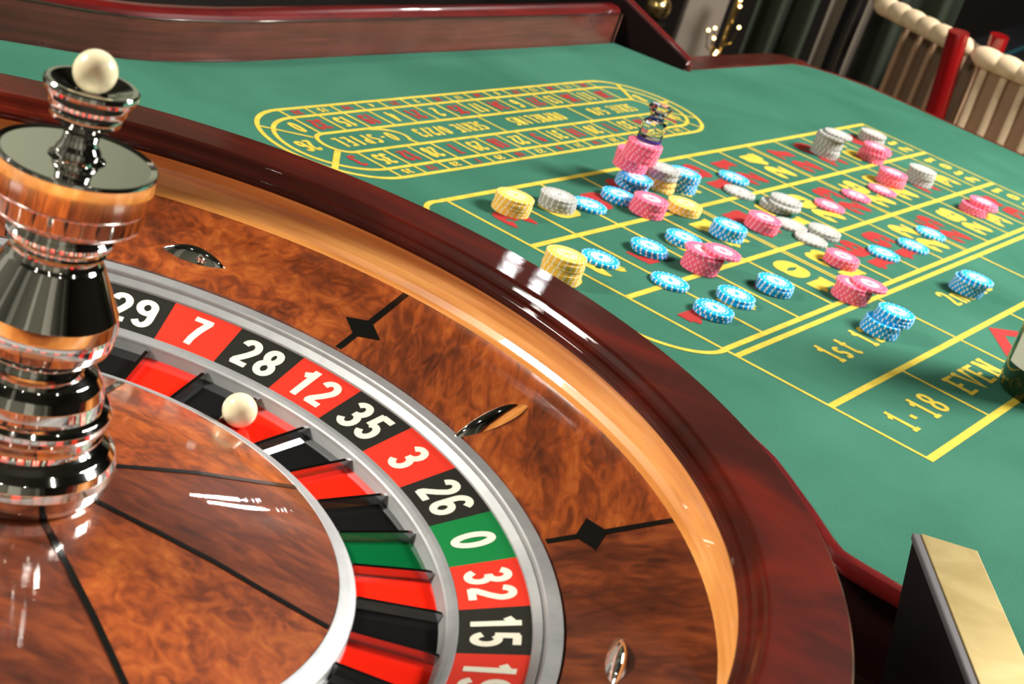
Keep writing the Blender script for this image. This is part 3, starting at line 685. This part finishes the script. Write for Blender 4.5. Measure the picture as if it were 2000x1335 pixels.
# ------------------------------------------------------------------ the chips
CR, CT = .0192, .0034
def chip_mesh(colour, spots):
    bm = bmesh.new(); N = 80
    rr = [0, .0050, .0098, .0112, .0122, .0162, .0188]
    tops = []
    c0 = bm.verts.new((0, 0, CT))
    def ringv(r, z): return [bm.verts.new((r * math.cos(2 * math.pi * i / N), r * math.sin(2 * math.pi * i / N), z)) for i in range(N)]
    rings = [ringv(r, CT) for r in (.0104, .0122, .0132, .0174, .0186)] + [ringv(CR, CT - .0003), ringv(CR, .0003), ringv(.0187, 0)]
    for i in range(N):
        j = (i + 1) % N
        for k in range(len(rings) - 1):
            f = bm.faces.new((rings[k][i], rings[k][j], rings[k + 1][j], rings[k + 1][i]))
            spot = i % 4 == 0
            if k == 1: f.material_index = 1 if i % 4 < 2 else 0        # ring of dots
            elif k >= 3 and spot: f.material_index = 1     # edge inserts, wrapped on to the face
    bm.faces.new(rings[-1]); bm.faces.new(rings[0])
    me = bpy.data.meshes.new('casino_chip'); bmesh.ops.recalc_face_normals(bm, faces=bm.faces); bm.to_mesh(me); bm.free()
    me.materials.append(M['chip_' + colour]); me.materials.append(spots)
    bm = bmesh.new(); vs = [bm.verts.new((.0104 * math.cos(2 * math.pi * i / 32), .0104 * math.sin(2 * math.pi * i / 32), .00008)) for i in range(32)]
    bm.faces.new(vs); r = bmesh.ops.extrude_face_region(bm, geom=bm.faces[:]); 
    bmesh.ops.translate(bm, vec=(0, 0, .00005), verts=[v for v in r['geom'] if isinstance(v, bmesh.types.BMVert)])
    # small plain lozenge in the middle of the label
    d = [bm.verts.new((x, y, .00020)) for x, y in ((-.0052, 0), (0, -.0028), (.0052, 0), (0, .0028))]
    f = bm.faces.new(d); f.material_index = 1
    ml = bpy.data.meshes.new('centre_label'); bm.to_mesh(ml); bm.free()
    ml.materials.append(M['chip_label_' + colour]); ml.materials.append(M['chip_' + colour])
    return me, ml
CM = {'blue': chip_mesh('blue', M['chip_white']), 'pink': chip_mesh('pink', M['chip_pinkish']), 'yellow': chip_mesh('yellow', M['chip_cream']), 'grey': chip_mesh('grey', M['chip_pale'])}
def chip(colour, x, y, z, rz, label, group, tiltxy=(0, 0)):
    me, ml = CM[colour]
    o = bpy.data.objects.new('casino_chip', me); C.objects.link(o)
    wx_, wy_ = LW(x, y); o.location = (wx_, wy_, z); o.rotation_euler = (tiltxy[0], tiltxy[1], rz)
    tag(o, label, 'chip', group)
    l_ = bpy.data.objects.new('centre_label', ml); C.objects.link(l_); l_.parent = o; l_.location = (0, 0, CT)
    return o
ORD = ['', 'second', 'third', 'fourth', 'fifth', 'sixth', 'seventh', 'eighth', 'ninth']
def stack(colours, x, y, where, path=None, z0=FZ + .0004, jit=.0006, tail=''):
    n = len(colours)
    rz = random.random() * 6
    for i, col in enumerate(colours):
        if path: px, py = path[i]
        else: px, py = x + random.uniform(-jit, jit), y + random.uniform(-jit, jit)
        top = n - 1 - i
        if n == 1: lab = f'single {col} chip {where}'
        elif top == 0: lab = f'topmost {col} chip, stack {where}'
        elif i == 0: lab = f'lowest {col} chip, stack {where}'
        else: lab = f'{col} chip {ORD[top]} from top, stack {where}'
        rz += random.uniform(.03, .16)
        chip(col, px, py, z0 + i * (CT + .00006), rz, lab, (f'{col} chips, stack {where}' if n > 1 else f'single {col} chips on the layout'))
Bl, Pk, Ye, Gr = 'blue', 'pink', 'yellow', 'grey'
stack([Ye] * 5, .0557, -.0402, 'in the corner square by the rounded layout corner')
stack([Gr] * 4, .1273, -.0494, 'right of the yellow corner stack')
stack([Bl], .1752, -.0606, 'touching the right side of a grey stack')
stack([Bl] * 2, .2405, -.0582, 'in front of the tower with the crystal marker')
stack([Pk] * 5, .2422, -.0942, 'on the thick line below the crystal marker')
stack([Ye] * 3, .3040, -.1065, 'right of the pink stack on the thick line')
# the tower under the marker
tb = [(.3030, -.0391), (.3018, -.0398), (.3000, -.0412), (.2950, -.0445), (.2880, -.0490)]
stack([Bl] * 5, 0, 0, 'under the pink tower with the crystal marker', path=tb)
zt = FZ + .0004 + 5 * (CT + .00006)
stack([Pk] * 6, 0, 0, 'in the lower half of the marker tower', path=[(.3050 - .0004 * i, -.0285 - .0004 * (i % 3)) for i in range(6)], z0=zt)
zt += 6 * (CT + .00006)
stack([Pk] * 6, 0, 0, 'directly under the crystal marker', path=[(.2790 - .0006 * (i % 2), -.0485 - .0003 * i) for i in range(6)], z0=zt)
zt += 6 * (CT + .00006)
stack([Ye] * 4 + [Gr] * 3, .3426, -.0508, 'mixed grey and yellow, right of the marker tower', jit=.0008)
stack([Bl] * 6, .3757, -.0626, 'behind the grey and yellow stack')
stack([Bl], .5083, -.0668, 'alone near the top border left of the red 21')
stack([Gr], .4634, -.0981, 'just below the lone blue chip near the top border')
stack([Gr] * 4, 0, 0, 'left of the row of three pink singles', path=[(.4730, -.1420), (.4735, -.1425), (.4740, -.1515), (.4830, -.1480)])
stack([Pk] * 4, .3768, -.1702, 'with a grey chip against its right side')
stack([Gr], .4347, -.1808, 'squeezed between a pink stack and a grey chip')
stack([Gr], .4189, -.2151, 'lying on the thick line above the large 10')
stack([Gr] * 2, .4619, -.2113, 'of two chips above the large 10')
stack([Bl] * 4, .2949, -.1670, 'left of the pink stack in the middle row')
stack([Pk] * 7, 0, 0, 'leaning over, left of the large 10', path=[(.1600, -.2045), (.1604, -.2049), (.1606, -.2052), (.1614, -.2056), (.1618, -.2062), (.1600, -.2030), (.1724, -.2173)])
stack([Bl] * 2, 0, 0, 'of two chips, leftmost between the thick lines', path=[(.1381, -.1585), (.1361, -.1570)])
stack([Bl], .0513, -.1512, 'right of the tall yellow stack by the wheel rim')
stack([Bl] * 2, .2110, -.1576, 'of two chips behind the leaning pink stack')
stack([Bl], .0837, -.2122, 'on the thick line nearest the wheel rim')
stack([Bl] * 2, .0651, -.2711, 'of two chips on the red number 1')
stack([Bl] * 2, .1269, -.2636, 'of two chips next to the red number 1 stack')
stack([Bl] * 3, .2058, -.2682, 'of three chips left of the large 10')
stack([Pk] * 3, .3890, -.2650, 'of three chips right of the large 10')
stack([Pk] * 6, 0, 0, 'on the double line beside the first dozen', path=[(.2935, -.3165), (.2940, -.3172), (.2946, -.3178), (.2950, -.3180), (.2945, -.3165), (.3055, -.3281)])
stack([Bl] * 7, 0, 0, 'standing on the words 1st 12', path=[(.2385, -.3735), (.2390, -.3739), (.2400, -.3742), (.2405, -.3750), (.2490, -.3790), (.2510, -.3796), (.2517, -.3794)])
stack([Bl] * 6, 0, 0, 'standing on the words 2nd 12', path=[(.5080, -.3725), (.5080, -.3735), (.5078, -.3742), (.5070, -.3750), (.5040, -.3760), (.5071, -.3798)])
stack([Bl], .4959, -.2750, 'on the red 16, lower left of the three blue singles')
stack([Bl], .5804, -.2794, 'on the red 19, middle of the three blue singles')
stack([Bl], .6673, -.2699, 'upper right of the three blue singles')
stack([Pk], .5800, -.1665, 'left end of the row of three pink singles')
stack([Pk], .6783, -.1616, 'middle of the row of three pink singles')
stack([Pk], .7607, -.1650, 'right end of the row of three pink singles')
stack([Pk] * 5, .8160, -.1534, 'just above the row of pink singles')
stack([Pk] * 6, .8990, -.0934, 'between the tall grey stack and the short grey stack', path=[(.8955, -.0905), (.896, -.0906), (.8965, -.0912), (.897, -.093), (.9005, -.0950), (.8990, -.0934)])
stack([Gr] * 10, 0, 0, 'tallest grey one near the far top border', path=[(.8110 + .0008 * math.sin(i * 1.7), -.0560 + .0008 * math.cos(i * 2.1)) for i in range(8)] + [(.8060, -.0600), (.8125, -.0640)])
stack([Gr] * 4, 1.0015, -.0476, 'in the farthest corner of the layout')
stack([Gr] * 6, .8907, -.1666, 'right of the two pink stacks')
stack([Pk] * 5, 0, 0, 'nearest the chairs at the right end', path=[(.868, -.256), (.8690, -.2565), (.8700, -.257), (.8795, -.2640), (.8795, -.2620)])
stack([Ye] * 7, -.0387, -.1604, 'partly hidden behind the wheel rim')

# crystal win marker on the tower
wx_, wy_ = LW(.2880, -.0478)
mk = tag(empty('win_marker', (wx_, wy_, zt)), 'faceted crystal marker with violet base on top of the pink chip tower', 'marker')
bm = bmesh.new(); lathe(bm, [(0, 0), (.0138, 0), (.0142, .0012), (.0138, .0034), (.0125, .0040), (0, .0040)], n=24); link('marker_base', bm, M['violet_base'], mk, True)
bm = bmesh.new(); lathe(bm, [(0, .0041), (.0130, .0041), (.0134, .0060), (.0134, .0205), (.0112, .0228), (.0086, .0236), (.0084, .0262), (.0076, .0285), (.0090, .0312), (.0120, .0352), (.0132, .0378), (.0104, .0412), (0, .0422)], n=8)
link('crystal_knob', bm, M['crystal'], mk)

# ------------------------------------------------------------------ wine bottle
bx, by = LW(.2781, -.5279)
bt = tag(empty('wine_bottle', (bx, by, FZ + .0004)), 'dark green glass wine bottle with cream label standing on the felt', 'bottle')
bm = bmesh.new(); BP = [(0, .004), (.024, .002), (.030, 0), (.0345, .0015), (.0372, .006), (.0378, .012), (.0378, .19), (.036, .205), (.028, .222), (.018, .238), (.0148, .25), (.0140, .29), (.0150, .292), (.0150, .304), (.0120, .305), (0, .305)]
lathe(bm, BP, n=64); link('bottle_body', bm, M['bottle_glass'], bt, True)
bm = bmesh.new(); lathe(bm, [(.0382, .030), (.0382, .125)], 180, 330, 40); lab = link('bottle_label', bm, M['paper_label'], bt, True); lab['label'] = 'cream paper label'
bm = bmesh.new()
rnd = random.Random(3)
for i in range(7):
    for j in range(7):
        if rnd.random() < .5:
            a0 = R(195 + j * 1.5); a1 = a0 + R(1.2); z0 = .036 + i * .0011
            bm.faces.new([bm.verts.new((.0384 * math.cos(a), .0384 * math.sin(a), z)) for a, z in ((a0, z0), (a1, z0), (a1, z0 + .0008), (a0, z0 + .0008))])
bm.free()
bt.rotation_euler = (0, 0, R(8))

# ------------------------------------------------------------------ brass topped black block by the near rail
bk = tag(empty('brass_edged_stand', (.508, .02, WZ - .1655)), 'black upright slab stand with a worn brass top edge beside the near rail', 'stand')
HB = .166
def blk(name, x0, x1, y0, y1, z0, z1, m, bev=.0012):
    bm = bmesh.new(); box(bm, (x0 + x1) / 2, (y0 + y1) / 2, (z0 + z1) / 2, x1 - x0, y1 - y0, z1 - z0, bev=bev)
    for v in bm.verts: v.co.x += (HB - v.co.z) * .20 + (v.co.y - .0) * -.028   # it leans slightly
    return link(name, bm, m, bk)
blk('black_body', -.0215, .0190, -.42, .2275, 0, HB - .003, M['black_lacquer'])
blk('bevel_strip', -.0225, -.0165, -.42, .2280, HB - .006, HB - .0008, M['grey_bevel'])
blk('brass_top', -.0170, .0195, -.42, .2280, HB - .0030, HB, M['brass'], .0006)

# ------------------------------------------------------------------ chairs beyond the table
def chair(x, y, rz, label, wid, ht, deep, postm, rib_w, ribm='cream_fabric', panm='brown_fabric'):
    """local x points away from the table, y across; the post at -y is the red one seen best"""
    px, py = LW(x, y)
    t = tag(empty('lacquered_chair', (px, py, 0), PHI + rz), label, 'chair', 'red framed upholstered chairs at the end of the table')
    for s in (-1, 1):
        bm = bmesh.new()
        hid = s > 0 and postm[1] == 'red_lacquer'
        pts = [((.085 if hid else 0) + .030 + .018 * math.sin(i / 12 * math.pi) - .035 * i / 12, s * wid / 2 + (-.022 if hid else (.035 * math.sin(i / 12 * math.pi) if s > 0 else 0)), .40 + (ht + (.012 if hid else 0) - .40) * i / 12) for i in range(13)]
        tube(bm, pts, .017 if hid else .019, 12)
        for v in bm.verts: v.co.x = .03 + (v.co.x - .03) * 1.0
        link('back_post', bm, M[postm[0 if s < 0 else 1]], t, True)
        for xx in (-.38, .02):
            bm = bmesh.new(); tube(bm, [(xx, s * (wid / 2 - .005), .42), (xx + (-.01 if xx < .1 else .01), s * (wid / 2), .0)], lambda q_: .019 - .006 * q_, 12); link('leg', bm, M['red_lacquer'], t, True)
    bm = bmesh.new(); box(bm, -.175, 0, .43, .44, wid - .02, .07, bev=.02); link('seat', bm, M['cream_fabric'], t, True)
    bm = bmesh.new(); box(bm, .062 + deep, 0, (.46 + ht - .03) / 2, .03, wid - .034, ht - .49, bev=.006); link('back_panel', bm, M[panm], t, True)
    n = max(5, int(round((wid - .04) / .036)))
    for i in range(n):
        yy = -wid / 2 + .030 + (wid - .060) * i / (n - 1)
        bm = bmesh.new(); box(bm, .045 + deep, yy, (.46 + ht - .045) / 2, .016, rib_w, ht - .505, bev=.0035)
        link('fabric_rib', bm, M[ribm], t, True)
        bm = bmesh.new(); r_ = (wid - .060) / (n - 1) * .78
        bmesh.ops.create_uvsphere(bm, u_segments=14, v_segments=10, radius=1.0)
        bmesh.ops.scale(bm, vec=(.020, r_ * 1.15, .0195), verts=bm.verts); bmesh.ops.translate(bm, vec=(.040, yy, ht - .026), verts=bm.verts)
        link('top_roll_pleat', bm, M['cream_fabric'], t, True)
    bm = bmesh.new(); tube(bm, [(.046, -wid / 2 + .012, ht - .028), (.046, wid / 2 - .012, ht - .028)], .0185, 12); link('top_roll', bm, M['cream_fabric'], t, True)
    return t
chair(1.59, -.160, .03, 'brightly lit chair with cream ribbed back at the right picture edge', .40, .885, .0, ('red_lacquer', 'red_lacquer'), .013)
chair(1.66, .185, -.42, 'shadowed chair with ribbed back and red post behind the far table corner', .25, .885, .07, ('red_lacquer', 'black_lacquer'), .012, 'brown_fabric', 'shaded_brown_fabric')  # this chair's shade is put into its darker rib and panel colours

# ------------------------------------------------------------------ second table, curtains, brass things, pillar
px, py = LW(2.95, -.42)
t2 = tag(empty('far_gaming_table', (px, py, 0), PHI + .12), 'black edged gaming table far behind the chairs', 'gaming table')
bm = bmesh.new(); box(bm, 0, 0, .70, .9, 1.6, .08, bev=.02); link('table_top', bm, M['black_cloth'], t2, True)
bm = bmesh.new(); ribbon(bm, [(-.36, -.7), (-.36, .7), (.36, .7), (.36, -.7)], .012, .7412, True); link('teal_border', bm, M['teal_line'], t2)
for x_ in (-.38, .38):
    for y_ in (-.7, .7):
        bm = bmesh.new(); box(bm, x_, y_, .33, .07, .07, .66, bev=.006); link('leg', bm, M['black_lacquer'], t2)

def curtain(x0, x1, y, m, label, nf, ph=0, zt_=2.6):
    bm = bmesh.new(); N = nf * 10; lo, hi = [], []
    for i in range(N + 1):
        u = i / N; x = x0 + (x1 - x0) * u; yy = y + .045 * math.sin(2 * math.pi * nf * u + ph) + .012 * math.sin(5 * u + ph)
        lo.append(bm.verts.new((x - .03 * u, yy, .01))); hi.append(bm.verts.new((x, yy * 1.0 + .01, zt_)))
    for i in range(N): bm.faces.new((lo[i], lo[i + 1], hi[i + 1], hi[i]))
    o = link('curtain', bm, m, None, True, normals=False)
    sm = o.modifiers.new('thick', 'SOLIDIFY'); sm.thickness = .006
    tag(o, label, 'curtain', 'curtains behind the table'); return o
curtain(.80, .98, 3.95, M['curtain_green'], 'dark green curtain right of the gold ornaments', 2)
curtain(.985, 1.12, 3.90, M['curtain_tan'], 'tan curtain between the two dark green ones', 1, 1)
curtain(1.12, 1.36, 3.98, M['curtain_green'], 'dark green curtain beside the shadowed chair', 2, 2)
bm = bmesh.new(); box(bm, .645, 3.75, 1.2, .10, .08, 2.4, bev=.004)
tag(link('wall_pillar', bm, M['panel_grey'], None), 'grey brown upright pillar left of the gold ornaments', 'pillar')
gl = tag(empty('brass_globe_stand', (.512, 3.54, 0)), 'shiny brass globe on a dark post beyond the table end', 'ornament')
bm = bmesh.new(); bmesh.ops.create_uvsphere(bm, u_segments=24, v_segments=16, radius=.032); o = link('globe', bm, M['gold'], gl, True); o.location = (0, 0, .545)
bm = bmesh.new(); lathe(bm, [(0, 0), (.10, 0), (.10, .02), (.03, .03), (.022, .06), (.022, .50), (.035, .512), (0, .514)], n=24); link('post', bm, M['black_lacquer'], gl, True)
st = tag(empty('gold_light_stand', (.705, 3.62, 0)), 'gilt candle stand with small glowing lights by the curtains', 'ornament')
bm = bmesh.new(); tube(bm, [(0, 0, 0), (0, 0, .62)], .008); box(bm, 0, 0, .01, .16, .16, .02, bev=.004); link('stem', bm, M['gold'], st, True)
for x_, z_ in ((-.050, .515), (-.036, .525), (-.030, .500), (.0, .61), (.004, .595), (.020, .545), (-.012, .470), (-.014, .462)):
    bm = bmesh.new(); tube(bm, [(0, 0, z_ - .06), (x_ * .8, -.02, z_ - .04), (x_, -.03, z_)], .0018, 6); br = link('branch', bm, M['gold'], st)
    bm = bmesh.new(); bmesh.ops.create_uvsphere(bm, u_segments=12, v_segments=8, radius=.0042); o = link('light_bulb', bm, M['bulb'], br, True); o.location = (x_, -.03, z_ + .004)
